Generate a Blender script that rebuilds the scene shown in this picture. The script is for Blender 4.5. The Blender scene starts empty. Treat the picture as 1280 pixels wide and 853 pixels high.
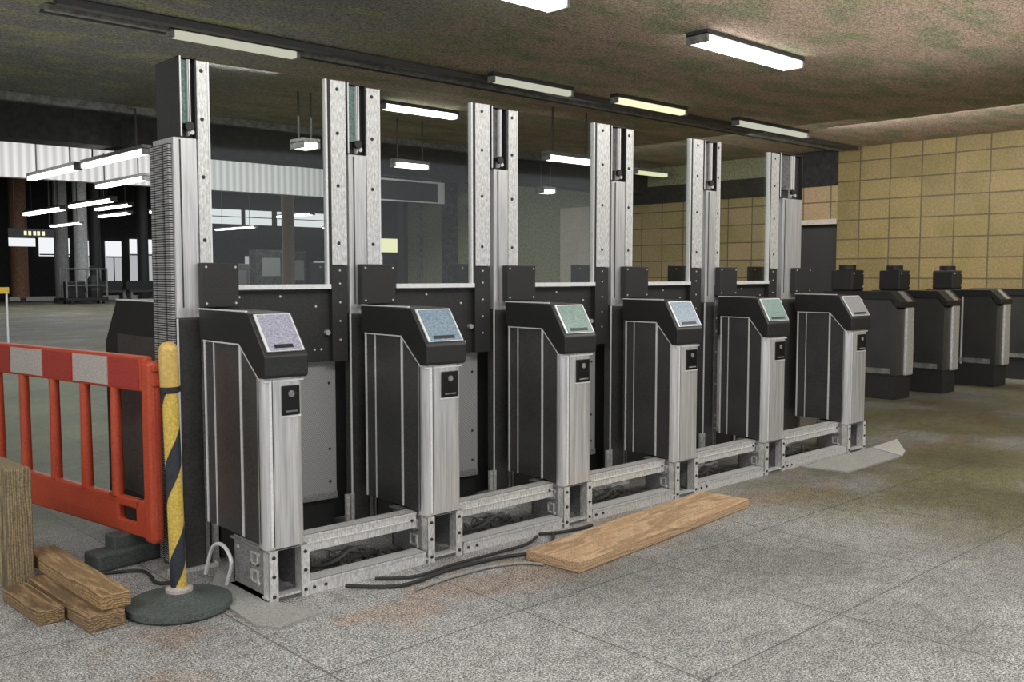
import bpy, bmesh, math, random
from mathutils import Vector, Matrix
random.seed(7)
C = bpy.context.scene.collection
PI = math.pi

# ------------------------------------------------------------------ materials
def new_mat(name):
    m = bpy.data.materials.new(name); m.use_nodes = True
    nt = m.node_tree; nt.nodes.clear()
    out = nt.nodes.new('ShaderNodeOutputMaterial')
    return m, nt, out

def N(nt, kind, **kw):
    n = nt.nodes.new(kind)
    for k, v in kw.items():
        if k in n.inputs.keys() if isinstance(k, str) else False: n.inputs[k].default_value = v
        else: setattr(n, k, v)
    return n

def pos(nt, scale=(1, 1, 1), world=False):
    mp = nt.nodes.new('ShaderNodeMapping'); mp.inputs['Scale'].default_value = scale
    if world:
        g = nt.nodes.new('ShaderNodeNewGeometry'); nt.links.new(g.outputs['Position'], mp.inputs['Vector'])
    else:
        g = nt.nodes.new('ShaderNodeTexCoord'); nt.links.new(g.outputs['Object'], mp.inputs['Vector'])
    return mp.outputs['Vector']

def noise(nt, vec, scale, detail=4, rough=.6):
    n = nt.nodes.new('ShaderNodeTexNoise'); n.inputs['Scale'].default_value = scale
    n.inputs['Detail'].default_value = detail; n.inputs['Roughness'].default_value = rough
    nt.links.new(vec, n.inputs['Vector']); return n.outputs['Fac']

def ramp(nt, fac, stops):
    r = nt.nodes.new('ShaderNodeValToRGB'); e = r.color_ramp.elements
    while len(e) < len(stops): e.new(.5)
    for i, (p, c) in enumerate(stops):
        e[i].position = p; e[i].color = (c[0], c[1], c[2], 1)
    nt.links.new(fac, r.inputs['Fac']); return r.outputs['Color']

def mixc(nt, fac, a, b, mode='MIX'):
    m = nt.nodes.new('ShaderNodeMix'); m.data_type = 'RGBA'; m.blend_type = mode
    if isinstance(fac, float): m.inputs[0].default_value = fac
    else: nt.links.new(fac, m.inputs[0])
    for s, v in ((6, a), (7, b)):
        if isinstance(v, tuple): m.inputs[s].default_value = (*v, 1)
        else: nt.links.new(v, m.inputs[s])
    return m.outputs[2]

def bsdf(nt, out, col, rough=.5, metal=0., bump=None, bstr=.3, bdist=.01, spec=.5):
    b = nt.nodes.new('ShaderNodeBsdfPrincipled')
    if isinstance(col, tuple): b.inputs['Base Color'].default_value = (*col, 1)
    else: nt.links.new(col, b.inputs['Base Color'])
    b.inputs['Roughness'].default_value = rough; b.inputs['Metallic'].default_value = metal
    b.inputs['Specular IOR Level'].default_value = spec
    if bump is not None:
        bp = nt.nodes.new('ShaderNodeBump'); bp.inputs['Strength'].default_value = bstr
        bp.inputs['Distance'].default_value = bdist
        nt.links.new(bump, bp.inputs['Height']); nt.links.new(bp.outputs['Normal'], b.inputs['Normal'])
    nt.links.new(b.outputs['BSDF'], out.inputs['Surface']); return b

def speckle(name, c, amount=.35, scale=160, rough=.6, metal=0., big=None, vec_scale=(1, 1, 1), bstr=.15, spec=.5):
    """a base colour broken up by fine grain and a broad soft blotch"""
    m, nt, out = new_mat(name)
    v = pos(nt, vec_scale)
    f = noise(nt, v, scale, 3, .7)
    lo = tuple(x*(1-amount) for x in c); hi = tuple(min(1, x*(1+amount)) for x in c)
    col = ramp(nt, f, [(.34, lo), (.66, hi)])
    if big:
        g = noise(nt, pos(nt, (1, 1, 1)), big[1], 3)
        col = mixc(nt, g, col, mixc(nt, .75, col, big[0]))
    bsdf(nt, out, col, rough, metal, f, bstr, .003, spec)
    return m

def emit(name, c, s):
    m, nt, out = new_mat(name)
    e = nt.nodes.new('ShaderNodeEmission'); e.inputs['Color'].default_value = (*c, 1); e.inputs['Strength'].default_value = s
    nt.links.new(e.outputs[0], out.inputs['Surface']); return m

M = {}
M['steel'] = speckle('brushed_steel', (.70, .70, .70), .22, 60, .4, .6, None, (1, 1, .03), .05)
M['steel_light'] = speckle('pale_steel', (.74, .74, .73), .28, 110, .42, .4, None, (1, 1, .3), .08)
M['steel_grey'] = speckle('galvanised_steel', (.42, .42, .415), .55, 120, .5, .4, ((.2, .2, .2), 6), (1, 1, 1), .2)
M['trim'] = speckle('bright_edge_trim', (.92, .92, .92), .1, 90, .35, .2)
M['panel'] = speckle('dark_gloss_panel', (.042, .042, .042), .55, 110, .24, .1, ((.12, .12, .115), 2.2))
M['black'] = speckle('satin_black', (.022, .022, .022), .4, 140, .42)
M['blackplate'] = speckle('black_plate', (.028, .028, .028), .35, 140, .5)
M['housing'] = speckle('dark_housing', (.03, .03, .03), .4, 140, .5)
M['circuit'] = speckle('green_circuit_board', (.16, .27, .24), .45, 70, .5)
M['circuit_grey'] = speckle('grey_circuit_board', (.13, .13, .13), .6, 80, .5)
M['bolt'] = speckle('bolt_steel', (.75, .75, .75), .1, 90, .35, .4)
M['bolt_dark'] = speckle('dark_bolt', (.03, .03, .03), .2, 90, .5)
M['reader'] = speckle('reader_glass', (.012, .012, .012), .2, 90, .15)
M['floorbox'] = speckle('plinth_black', (.03, .03, .03), .4, 90, .6)
M['cable'] = speckle('black_rubber', (.03, .03, .03), .3, 90, .55)
M['cable_grey'] = speckle('grey_cable', (.3, .3, .29), .3, 90, .55)
M['rubber'] = speckle('worn_rubber', (.075, .077, .075), .95, 130, .8, 0, ((.1, .14, .13), 5))
M['orange'] = speckle('orange_plastic', (.62, .105, .04), .25, 90, .45, 0, ((.42, .04, .03), 5))
M['redpanel'] = speckle('red_reflective_sheet', (.40, .05, .035), .3, 120, .5)
M['whitepanel'] = speckle('white_reflective_sheet', (.52, .47, .44), .25, 120, .5)
M['frame_dark'] = speckle('dark_painted_metal', (.05, .05, .05), .5, 90, .5)
M['column_grey'] = speckle('grey_column', (.2, .2, .195), .4, 20, .6)
M['column_white'] = speckle('pale_column', (.5, .5, .5), .4, 20, .6)
M['column_tan'] = speckle('tan_column', (.40, .34, .19), .35, 20, .6, 0, ((.5, .26, .17), 1.2))
M['column_brown'] = speckle('brown_column', (.27, .14, .08), .4, 12, .6)
M['yellow'] = speckle('yellow_paint', (.75, .52, .06), .2, 60, .5)
M['whitedoor'] = speckle('pale_door', (.68, .66, .60), .25, 30, .5, 0, ((.5, .38, .28), 2))
M['redbrown'] = speckle('brown_plate', (.2, .12, .08), .4, 60, .5)
M['gravel'] = speckle('rubble', (.3, .29, .27), .7, 60, .9)
M['dust'] = speckle('floor_sheet', (.40, .40, .385), .5, 140, .7, 0, ((.25, .25, .24), 5))
for nm, c in (('lavender', (.40, .40, .50)), ('blue', (.24, .33, .42)), ('teal', (.21, .32, .29)), ('grey', (.32, .32, .32))):
    M['scr_'+nm] = speckle('screen_'+nm, c, .40, 120, .3)
M['tube'] = emit('light_tube', (1, .99, .93), 7)
M['tube_dim'] = emit('light_tube_dim', (.9, .9, .72), .55)
M['daylight'] = emit('daylight_glass', (.95, .97, 1), .85)
M['daylight_low'] = emit('daylight_glass_low', (.8, .82, .85), .5)
M['lamp_warm'] = emit('warm_lamp', (1, .95, .62), .95)

# mesh paddles: fine woven dot pattern
m, nt, out = new_mat('perforated_mesh'); v = pos(nt)
vo = nt.nodes.new('ShaderNodeTexChecker'); vo.inputs['Scale'].default_value = 150
vo.inputs['Color1'].default_value = (.16, .16, .16, 1); vo.inputs['Color2'].default_value = (.62, .62, .62, 1)
nt.links.new(v, vo.inputs['Vector'])
bsdf(nt, out, mixc(nt, noise(nt, v, 3), vo.outputs['Color'], (.36, .36, .36)), .5, .1); M['mesh'] = m

# ribbed rubber edging
m, nt, out = new_mat('ribbed_strip'); v = pos(nt)
w = nt.nodes.new('ShaderNodeTexWave'); w.bands_direction = 'Z'; w.inputs['Scale'].default_value = 28
nt.links.new(v, w.inputs['Vector'])
bsdf(nt, out, ramp(nt, w.outputs['Fac'], [(.4, (.02, .02, .02)), (.6, (.5, .5, .5))]), .5, .3); M['rib'] = m

# clear pane
m, nt, out = new_mat('clear_glass')
t = nt.nodes.new('ShaderNodeBsdfTransparent'); t.inputs['Color'].default_value = (.88, .91, .89, 1)
g = nt.nodes.new('ShaderNodeBsdfGlossy'); g.inputs['Roughness'].default_value = .04; g.inputs['Color'].default_value = (.8, .8, .8, 1)
lw = nt.nodes.new('ShaderNodeLayerWeight'); lw.inputs['Blend'].default_value = .5
pw = nt.nodes.new('ShaderNodeMath'); pw.operation = 'POWER'; pw.inputs[1].default_value = 3.5; nt.links.new(lw.outputs['Facing'], pw.inputs[0])
fr = nt.nodes.new('ShaderNodeMath'); fr.operation = 'MULTIPLY_ADD'; fr.inputs[1].default_value = .45; fr.inputs[2].default_value = .035; nt.links.new(pw.outputs[0], fr.inputs[0])
mx = nt.nodes.new('ShaderNodeMixShader'); nt.links.new(fr.outputs[0], mx.inputs[0])
nt.links.new(t.outputs[0], mx.inputs[1]); nt.links.new(g.outputs[0], mx.inputs[2]); nt.links.new(mx.outputs[0], out.inputs['Surface'])
M['glass'] = m

# timber
def timber(name, a, b, sc=(1, 9, 9), ax='X'):
    m, nt, out = new_mat(name)
    v = pos(nt, sc)
    f = noise(nt, v, 5, 8, .7)
    w = nt.nodes.new('ShaderNodeTexWave'); w.bands_direction = 'Z' if ax == 'X' else 'X'
    w.inputs['Scale'].default_value = 1.6; w.inputs['Distortion'].default_value = 9; w.inputs['Detail'].default_value = 4
    nt.links.new(v, w.inputs['Vector'])
    col = ramp(nt, w.outputs['Fac'], [(.0, a), (.55, b), (1, tuple(x*.8 for x in a))])
    g = noise(nt, pos(nt), 120, 2)
    col = mixc(nt, .4, col, ramp(nt, g, [(.35, (.12, .09, .05)), (.65, (.95, .8, .58))]), 'OVERLAY')
    bsdf(nt, out, col, .75, 0, f, .5, .004); return m
M['timber'] = timber('rough_timber', (.26, .18, .10), (.50, .37, .20))
M['timber_dark'] = timber('weathered_timber', (.16, .11, .065), (.40, .29, .17))
M['timber_v'] = timber('upright_timber', (.20, .16, .10), (.42, .36, .24), (9, 9, 1), 'Z')
M['plank'] = timber('new_plank', (.46, .32, .20), (.60, .45, .31), (1, 6, 6))

# hazard tape: spiral yellow and black (cylindrical stripes)
m, nt, out = new_mat('hazard_tape')
tc = nt.nodes.new('ShaderNodeTexCoord'); sx = nt.nodes.new('ShaderNodeSeparateXYZ'); nt.links.new(tc.outputs['Object'], sx.inputs[0])
at = nt.nodes.new('ShaderNodeMath'); at.operation = 'ARCTAN2'; nt.links.new(sx.outputs[1], at.inputs[0]); nt.links.new(sx.outputs[0], at.inputs[1])
a1 = nt.nodes.new('ShaderNodeMath'); a1.operation = 'DIVIDE'; a1.inputs[1].default_value = 2*PI; nt.links.new(at.outputs[0], a1.inputs[0])
z1 = nt.nodes.new('ShaderNodeMath'); z1.operation = 'MULTIPLY'; z1.inputs[1].default_value = 2.35; nt.links.new(sx.outputs[2], z1.inputs[0])
s1 = nt.nodes.new('ShaderNodeMath'); s1.operation = 'SUBTRACT'; nt.links.new(z1.outputs[0], s1.inputs[0]); nt.links.new(a1.outputs[0], s1.inputs[1])
fr = nt.nodes.new('ShaderNodeMath'); fr.operation = 'FRACT'; nt.links.new(s1.outputs[0], fr.inputs[0])
col = ramp(nt, fr.outputs[0], [(0, (.66, .48, .10)), (.60, (.66, .48, .10)), (.62, (.03, .035, .05)), (1, (.03, .035, .05))])
g = noise(nt, pos(nt), 90, 3)
col = mixc(nt, .35, col, ramp(nt, g, [(.4, (.2, .18, .1)), (.6, (.8, .8, .7))]), 'OVERLAY')
bsdf(nt, out, col, .45); M['tape'] = m
M['pole_cap'] = speckle('yellow_pole_cap', (.62, .42, .12), .2, 60, .4)

# floor: granular tiles, jointed, with olive patches
m, nt, out = new_mat('terrazzo_floor'); v = pos(nt, (1, 1, 1), True)
f = noise(nt, v, 120, 4, .9)
col = ramp(nt, f, [(.42, (.03, .03, .03)), (.5, (.30, .30, .295)), (.58, (.88, .88, .87))])
fb = noise(nt, v, 14, 6, .9)
col = mixc(nt, .55, col, ramp(nt, fb, [(.40, (.1, .1, .1)), (.60, (.9, .9, .9))]), 'OVERLAY')
f2 = noise(nt, v, .55, 4, .6)
col = mixc(nt, ramp(nt, f2, [(.42, (0, 0, 0)), (.62, (.55, .55, .55))]), col, mixc(nt, 1.0, col, (.30, .28, .27), 'MULTIPLY'))
sep = nt.nodes.new('ShaderNodeSeparateXYZ'); nt.links.new(v, sep.inputs[0])
def smooth(sock, a, b):
    mr = nt.nodes.new('ShaderNodeMapRange'); mr.interpolation_type = 'SMOOTHSTEP'
    mr.inputs[1].default_value = a; mr.inputs[2].default_value = b; nt.links.new(sock, mr.inputs[0]); return mr.outputs[0]
def mul(a, b):
    q = nt.nodes.new('ShaderNodeMath'); q.operation = 'MULTIPLY'
    nt.links.new(a, q.inputs[0])
    if isinstance(b, float): q.inputs[1].default_value = b
    else: nt.links.new(b, q.inputs[1])
    return q.outputs[0]
ol = ramp(nt, noise(nt, v, .9, 3), [(.36, (0, 0, 0)), (.52, (1, 1, 1))])
mask = mul(smooth(sep.outputs[0], 4.6, 6.2), ol)
col = mixc(nt, mask, col, mixc(nt, 1.0, col, (.72, .68, .40), 'MULTIPLY'))
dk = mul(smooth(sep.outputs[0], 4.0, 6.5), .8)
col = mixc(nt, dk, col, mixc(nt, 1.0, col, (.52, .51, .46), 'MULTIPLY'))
# behind the barrier the floor is tinted dark green
lm = mul(smooth(sep.outputs[1], 5.0, 6.0), smooth(sep.outputs[0], 7.4, 5.6))
lm = mul(lm, smooth(sep.outputs[1], 20., 12.))
col = mixc(nt, mul(lm, 1.0), col, mixc(nt, 1.0, col, (.36, .42, .27), 'MULTIPLY'))
# dusty peach stains beside the frames
pm = mul(ramp(nt, noise(nt, v, 1.7, 2), [(.52, (0, 0, 0)), (.6, (1, 1, 1))]), mul(smooth(sep.outputs[1], 2.9, 3.2), smooth(sep.outputs[1], 3.9, 3.6)))
col = mixc(nt, mul(pm, .8), col, mixc(nt, 1.0, col, (1.0, .80, .68), 'MULTIPLY'))
br = nt.nodes.new('ShaderNodeTexBrick'); br.offset = 0; br.inputs['Scale'].default_value = 1
br.inputs['Brick Width'].default_value = .96; br.inputs['Row Height'].default_value = .96
br.inputs['Mortar Size'].default_value = .004; br.inputs['Color1'].default_value = (1, 1, 1, 1)
br.inputs['Color2'].default_value = (.9, .9, .9, 1); br.inputs['Mortar'].default_value = (.35, .35, .35, 1)
mp = nt.nodes.new('ShaderNodeMapping'); mp.inputs['Location'].default_value = (-2.74+9.6, -1.94+9.6, 0); nt.links.new(v, mp.inputs['Vector'])
nt.links.new(mp.outputs[0], br.inputs['Vector'])
col = mixc(nt, 1.0, col, br.outputs['Color'], 'MULTIPLY')
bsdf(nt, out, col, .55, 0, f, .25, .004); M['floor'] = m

# plastered ceiling
m, nt, out = new_mat('rough_ceiling'); v = pos(nt, (1, 1, 1), True)
f = noise(nt, pos(nt, (1, 1.6, 1), True), 42, 6, .95)
f3 = noise(nt, pos(nt, (1, 2.4, 1), True), 1.1, 3)
sep = nt.nodes.new('ShaderNodeSeparateXYZ'); nt.links.new(v, sep.inputs[0])
brown = ramp(nt, f, [(.42, (.10, .07, .05)), (.58, (.86, .66, .52))])
olive = ramp(nt, f, [(.42, (.05, .05, .03)), (.58, (.58, .58, .37))])
grey = ramp(nt, f, [(.42, (.04, .04, .04)), (.58, (.42, .42, .40))])
c1 = mixc(nt, ramp(nt, f3, [(.45, (0, 0, 0)), (.6, (1, 1, 1))]), brown, olive)
c0 = mixc(nt, ramp(nt, f3, [(.5, (0, 0, 0)), (.62, (1, 1, 1))]), grey, olive)
col = mixc(nt, smooth(sep.outputs[0], 4.2, 6.6), c0, c1)
bsdf(nt, out, col, .9, 0, f, .5, .02); M['ceiling'] = m

# tan tiled wall (runs along y)
def tile_mat(name, a, b, mortar, wid=.55, row=.345):
    global nt
    m, nt, out = new_mat(name); v = pos(nt, (1, 1, 1), True)
    sp = nt.nodes.new('ShaderNodeSeparateXYZ'); nt.links.new(v, sp.inputs[0])
    ad = nt.nodes.new('ShaderNodeMath'); ad.operation = 'ADD'; nt.links.new(sp.outputs[0], ad.inputs[0]); nt.links.new(sp.outputs[1], ad.inputs[1])
    cb = nt.nodes.new('ShaderNodeCombineXYZ'); nt.links.new(ad.outputs[0], cb.inputs[0]); nt.links.new(sp.outputs[2], cb.inputs[1])
    br = nt.nodes.new('ShaderNodeTexBrick'); br.offset = 0; br.inputs['Scale'].default_value = 1
    br.inputs['Brick Width'].default_value = wid; br.inputs['Row Height'].default_value = row
    br.inputs['Mortar Size'].default_value = .012; br.inputs['Color1'].default_value = (*a, 1)
    br.inputs['Color2'].default_value = (*b, 1); br.inputs['Mortar'].default_value = (*mortar, 1)
    nt.links.new(cb.outputs[0], br.inputs['Vector'])
    g = noise(nt, v, 26, 5, .9)
    col = mixc(nt, .55, br.outputs['Color'], ramp(nt, g, [(.35, (.22, .2, .14)), (.65, (.85, .78, .62))]), 'OVERLAY')
    h = noise(nt, v, 1.2, 2)
    col = mixc(nt, ramp(nt, h, [(.5, (0, 0, 0)), (.62, (.5, .5, .5))]), col, mixc(nt, 1.0, col, (.75, .8, .55), 'MULTIPLY'))
    bsdf(nt, out, col, .6, 0, br.outputs['Fac'], -.3, .01); return m
M['tiles'] = tile_mat('tan_wall_tiles', (.28, .22, .10), (.225, .18, .085), (.10, .08, .045))
M['tiles_brown'] = tile_mat('brown_wall_tiles', (.45, .33, .235), (.36, .30, .17), (.14, .11, .08))
M['olive_wall'] = speckle('olive_render', (.36, .36, .19), .6, 24, .8, 0, ((.25, .25, .22), .6))
M['dark_wall'] = speckle('dark_soffit', (.022, .022, .022), .5, 9, .8)
M['dark_grey'] = speckle('dark_grey_wall', (.07, .07, .068), .6, 9, .8)
M['mid_grey'] = speckle('trim_grey', (.22, .22, .21), .4, 14, .7)

# corrugated white fascia
m, nt, out = new_mat('corrugated_white'); v = pos(nt, (1, 1, 1), True)
w = nt.nodes.new('ShaderNodeTexWave'); w.bands_direction = 'X'; w.inputs['Scale'].default_value = 2.2
nt.links.new(v, w.inputs['Vector'])
col = ramp(nt, w.outputs['Fac'], [(0, (.62, .60, .61)), (1, (.9, .9, .9))])
bsdf(nt, out, col, .6); M['fascia'] = m

# ------------------------------------------------------------------ mesh builders
class MB:
    def __init__(s): s.bm = bmesh.new()
    def _merge(s, b, mat=None):
        me = bpy.data.meshes.new('tmp'); b.to_mesh(me); b.free()
        if mat is not None: me.transform(mat)
        s.bm.from_mesh(me); bpy.data.meshes.remove(me)
    def box(s, x0, x1, y0, y1, z0, z1, bev=0, mat=None):
        b = bmesh.new(); bmesh.ops.create_cube(b, size=1)
        for v in b.verts: v.co = Vector((x0+(v.co.x+.5)*(x1-x0), y0+(v.co.y+.5)*(y1-y0), z0+(v.co.z+.5)*(z1-z0)))
        if bev: bmesh.ops.bevel(b, geom=b.edges[:], offset=bev, segments=2, affect='EDGES', profile=.5)
        s._merge(b, mat); return s
    def prism(s, prof, x0, x1, bev=0):
        """profile in (y, z), extruded along x"""
        b = bmesh.new()
        A = [b.verts.new((x0, y, z)) for y, z in prof]; B = [b.verts.new((x1, y, z)) for y, z in prof]
        n = len(prof)
        b.faces.new(A); b.faces.new(B[::-1])
        for i in range(n): b.faces.new((A[i], B[i], B[(i+1) % n], A[(i+1) % n]))
        bmesh.ops.recalc_face_normals(b, faces=b.faces[:])
        if bev: bmesh.ops.bevel(b, geom=b.edges[:], offset=bev, segments=3, affect='EDGES', profile=.5)
        s._merge(b); return s
    def poly(s, pts, z0, z1, bev=0):
        b = bmesh.new()
        A = [b.verts.new((x, y, z0)) for x, y in pts]; B = [b.verts.new((x, y, z1)) for x, y in pts]
        n = len(pts); b.faces.new(A); b.faces.new(B[::-1])
        for i in range(n): b.faces.new((A[i], B[i], B[(i+1) % n], A[(i+1) % n]))
        bmesh.ops.recalc_face_normals(b, faces=b.faces[:])
        if bev: bmesh.ops.bevel(b, geom=b.edges[:], offset=bev, segments=2, affect='EDGES', profile=.5)
        s._merge(b); return s
    def cyl(s, p, q, r, r2=None, n=20):
        p = Vector(p); q = Vector(q); d = q-p
        b = bmesh.new(); bmesh.ops.create_cone(b, cap_ends=True, segments=n, radius1=r, radius2=r if r2 is None else r2, depth=d.length)
        rot = Vector((0, 0, 1)).rotation_difference(d.normalized()).to_matrix().to_4x4()
        s._merge(b, Matrix.Translation((p+q)/2) @ rot); return s
    def lathe(s, prof, c=(0, 0, 0), n=48):
        b = bmesh.new(); rings = []
        for r, z in prof:
            rings.append([b.verts.new((c[0]+r*math.cos(2*PI*i/n), c[1]+r*math.sin(2*PI*i/n), c[2]+z)) for i in range(n)] if r > 1e-5 else [b.verts.new((c[0], c[1], c[2]+z))])
        for a, d in zip(rings, rings[1:]):
            for i in range(n):
                j = (i+1) % n
                if len(a) == 1: b.faces.new((a[0], d[j], d[i])) if len(d) > 1 else None
                elif len(d) == 1: b.faces.new((a[i], a[j], d[0]))
                else: b.faces.new((a[i], a[j], d[j], d[i]))
        bmesh.ops.recalc_face_normals(b, faces=b.faces[:]); s._merge(b); return s
    def tube(s, pts, r, n=8):
        pts = [Vector(p) for p in pts]
        # smooth by Catmull-Rom
        P = []
        for i in range(len(pts)-1):
            a = pts[max(i-1, 0)]; b_ = pts[i]; c = pts[i+1]; d = pts[min(i+2, len(pts)-1)]
            for k in range(6):
                t = k/6
                P.append(.5*((2*b_)+(c-a)*t+(2*a-5*b_+4*c-d)*t*t+(3*b_-a-3*c+d)*t**3))
        P.append(pts[-1])
        b = bmesh.new(); prev = None
        for i, p in enumerate(P):
            t = (P[min(i+1, len(P)-1)]-P[max(i-1, 0)]).normalized()
            u = t.cross(Vector((0, 0, 1)))
            if u.length < 1e-3: u = Vector((1, 0, 0))
            u.normalize(); w = t.cross(u)
            ring = [b.verts.new(p+u*r*math.cos(2*PI*k/n)+w*r*math.sin(2*PI*k/n)) for k in range(n)]
            if prev:
                for k in range(n): b.faces.new((prev[k], prev[(k+1) % n], ring[(k+1) % n], ring[k]))
            else: b.faces.new(ring[::-1])
            prev = ring
        b.faces.new(prev); s._merge(b); return s
    def build(s, name, mat, parent=None, origin=(0, 0, 0), smooth=False):
        me = bpy.data.meshes.new(name)
        if origin != (0, 0, 0): bmesh.ops.translate(s.bm, verts=s.bm.verts[:], vec=-Vector(origin))
        s.bm.to_mesh(me); s.bm.free()
        me.materials.append(M[mat] if isinstance(mat, str) else mat)
        if smooth:
            me.polygons.foreach_set('use_smooth', [True]*len(me.polygons))
        o = bpy.data.objects.new(name, me); C.objects.link(o)
        if parent is not None: o.parent = parent
        o.location = origin
        if smooth:
            e = o.modifiers.new('edge', 'EDGE_SPLIT'); e.split_angle = math.radians(35)
        return o

def thing(name, label, cat, loc=(0, 0, 0), group=None, rotz=0):
    o = bpy.data.objects.new(name, None); C.objects.link(o); o.empty_display_size = .1
    o.location = loc; o.rotation_euler = (0, 0, rotz)
    o['label'] = label; o['category'] = cat
    if group: o['group'] = group
    return o
def tag(o, label, cat, group=None, kind=None):
    o['label'] = label; o['category'] = cat
    if group: o['group'] = group
    if kind: o['kind'] = kind
    return o
def struct(o, label=None, cat=None):
    o['kind'] = 'structure'
    if label: o['label'] = label
    if cat: o['category'] = cat
    return o
def bolts(pts, r, depth, mat, parent, axis='y', name='bolt'):
    first = None
    for x, y, z in pts:
        if first is None:
            b = MB()
            q = {'y': (0, -depth, 0), 'x': (-depth, 0, 0), 'z': (0, 0, depth)}[axis]
            b.cyl((0, 0, 0), q, r, r*.8, 10)
            first = b.build(name, mat, parent)
            o = first
        else:
            o = first.copy(); C.objects.link(o); o.parent = parent
        o.location = (x, y, z)

# ------------------------------------------------------------------ setting
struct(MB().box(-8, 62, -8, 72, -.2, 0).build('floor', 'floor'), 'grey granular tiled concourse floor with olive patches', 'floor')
struct(MB().box(-8, 16.3, -8, 13.0, 3.7, 4.0).build('ceiling', 'ceiling'), 'low brown and olive rough plaster ceiling over the gates', 'ceiling')
struct(MB().box(-8, 16.0, 13.0, 13.5, 3.16, 4.5).build('trim_1', 'dark_wall'), 'dark downstand beam where the low ceiling ends', 'beam')
struct(MB().box(-8, 16.0, 12.88, 13.0, 3.6, 3.7).build('trim_2', 'mid_grey'), 'grey strip along the top of the dark beam', 'trim')
# upper void and the white fascia
struct(MB().box(-8, 16.3, 13.5, 18.2, 4.5, 4.7).build('ceiling_void', 'dark_wall'), 'dark ceiling of the gap behind the beam', 'ceiling')
struct(MB().box(-8, 11.9, 18.0, 18.2, 3.13, 4.5).build('wall_fascia', 'fascia'), 'white corrugated fascia panel hanging beyond the dark beam', 'fascia')
struct(MB().box(11.9, 20.0, 18.0, 18.2, 3.7, 4.5).build('trim_3', 'dark_grey'), 'dark grey header beyond the end of the white fascia', 'beam')
struct(MB().box(-8, 62, 18.2, 72, 6.6, 6.8).build('ceiling_far', 'dark_wall'), 'dark high ceiling of the far hall', 'ceiling')
struct(MB().box(-8, 62, 18.2, 18.4, 4.5, 6.8).build('wall_upper', 'dark_wall'), 'dark upper wall above the white fascia', 'wall')
struct(MB().box(-8.2, -8, 13.5, 56.4, 0, 6.8).build('wall_left', 'dark_grey'), 'dark side wall of the far hall', 'wall')
# right wall, tan tiles with a door
w = MB()
w.box(16.0, 16.3, -8, 8.62, 0, 3.7)
struct(w.build('wall_right', 'tiles'), 'tan tiled wall behind the far row of gates', 'wall')
struct(MB().box(16.0, 16.3, 8.62, 9.75, 2.45, 3.05).build('wall_lintel', 'tiles_brown'), 'brown panel over the dark doorway', 'wall')
struct(MB().box(15.97, 16.3, 8.62, 9.75, 2.36, 2.45).build('trim_4', 'whitedoor'), 'pale lintel strip over the dark doorway', 'trim')
struct(MB().box(15.98, 16.3, 8.62, 9.75, 3.05, 3.7).build('trim_5', 'dark_wall'), 'dark band above the doorway', 'trim')
d = struct(MB().box(16.16, 16.3, 8.62, 9.75, 0, 2.36).build('door_1', 'housing'), 'dark doorway at the end of the tan tiled wall', 'door')
struct(MB().box(16.0, 16.3, 9.75, 13.5, 0, 2.95).build('wall_right_far', 'tiles_brown'), 'brown tiled wall beyond the doorway', 'wall')
struct(MB().box(15.9, 16.3, 9.75, 13.5, 2.95, 3.3).build('trim_6', 'dark_wall'), 'dark service band above the brown tiled wall', 'trim')
struct(MB().box(16.0, 16.3, 9.75, 13.5, 3.3, 3.7).build('wall_right_top', 'olive_wall'), 'olive wall strip under the ceiling', 'wall')
struct(MB().box(15.95, 16.3, 13.5, 14.35, 0, 4.5).build('wall_pier', 'dark_grey'), 'dark grey pier beside the pale door', 'wall')
struct(MB().box(16.0, 16.3, 14.35, 22.0, 0, 4.5).build('wall_olive', 'olive_wall'), 'olive rendered wall beyond the pale door', 'wall')
dd = struct(MB().box(15.94, 16.0, 14.42, 15.55, 0, 2.98).build('door_2', 'whitedoor'), 'pale tall door in the olive wall', 'door')
dd2 = MB().cyl((15.93, 15.4, 1.05), (15.88, 15.4, 1.05), .03).build('door_handle', 'steel', dd)
for i, (y, wd, mt) in enumerate([(17.9, .16, 'mid_grey'), (19.4, .5, 'dark_grey'), (20.9, .12, 'mid_grey'), (21.6, .3, 'frame_dark')]):
    struct(MB().box(15.86, 16.0, y, y+wd, 0, 4.5).build('trim_%d' % (7+i), mt), 'vertical pilaster strip on the olive wall', 'trim')
# far wall with bright windows
FW = 56.
struct(MB().box(-8, 62, FW, FW+.4, 0, 6.6).build('wall_back', 'dark_wall'), 'dark far wall of the hall with bright windows', 'wall')
wins = [(16.35, 17.95, 2.45, 3.45), (18.6, 19.15, .75, 3.35), (19.9, 20.8, .75, 3.35), (21.3, 22.6, .95, 3.5), (23.3, 24.1, .9, 3.6),
        (33.6, 36.2, .6, 2.3), (28.6, 29.7, .6, 2.6), (38.4, 39.2, .6, 2.8)]
for i, (x0, x1, z0, z1) in enumerate(wins):
    b = MB().box(x0, x1, FW-.06, FW, z0, z1)
    o = struct(b.build('window_%d' % (i+1), 'daylight_low' if i not in (0,) else 'daylight'), 'bright window in the dark far wall', 'window')
    if i and z1-z0 > 1.5 and i < 5:
        MB().box(x0, x1, FW-.1, FW-.06, z1-.85, z1).build('upper_pane', 'daylight', o)
    f = MB()
    f.box(x0, x1, FW-.14, FW-.1, z1-.95, z1-.88); f.box((x0+x1)/2-.03, (x0+x1)/2+.03, FW-.14, FW-.1, z0, z1-.9)
    f.build('glazing_bar', 'frame_dark', o)
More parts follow.
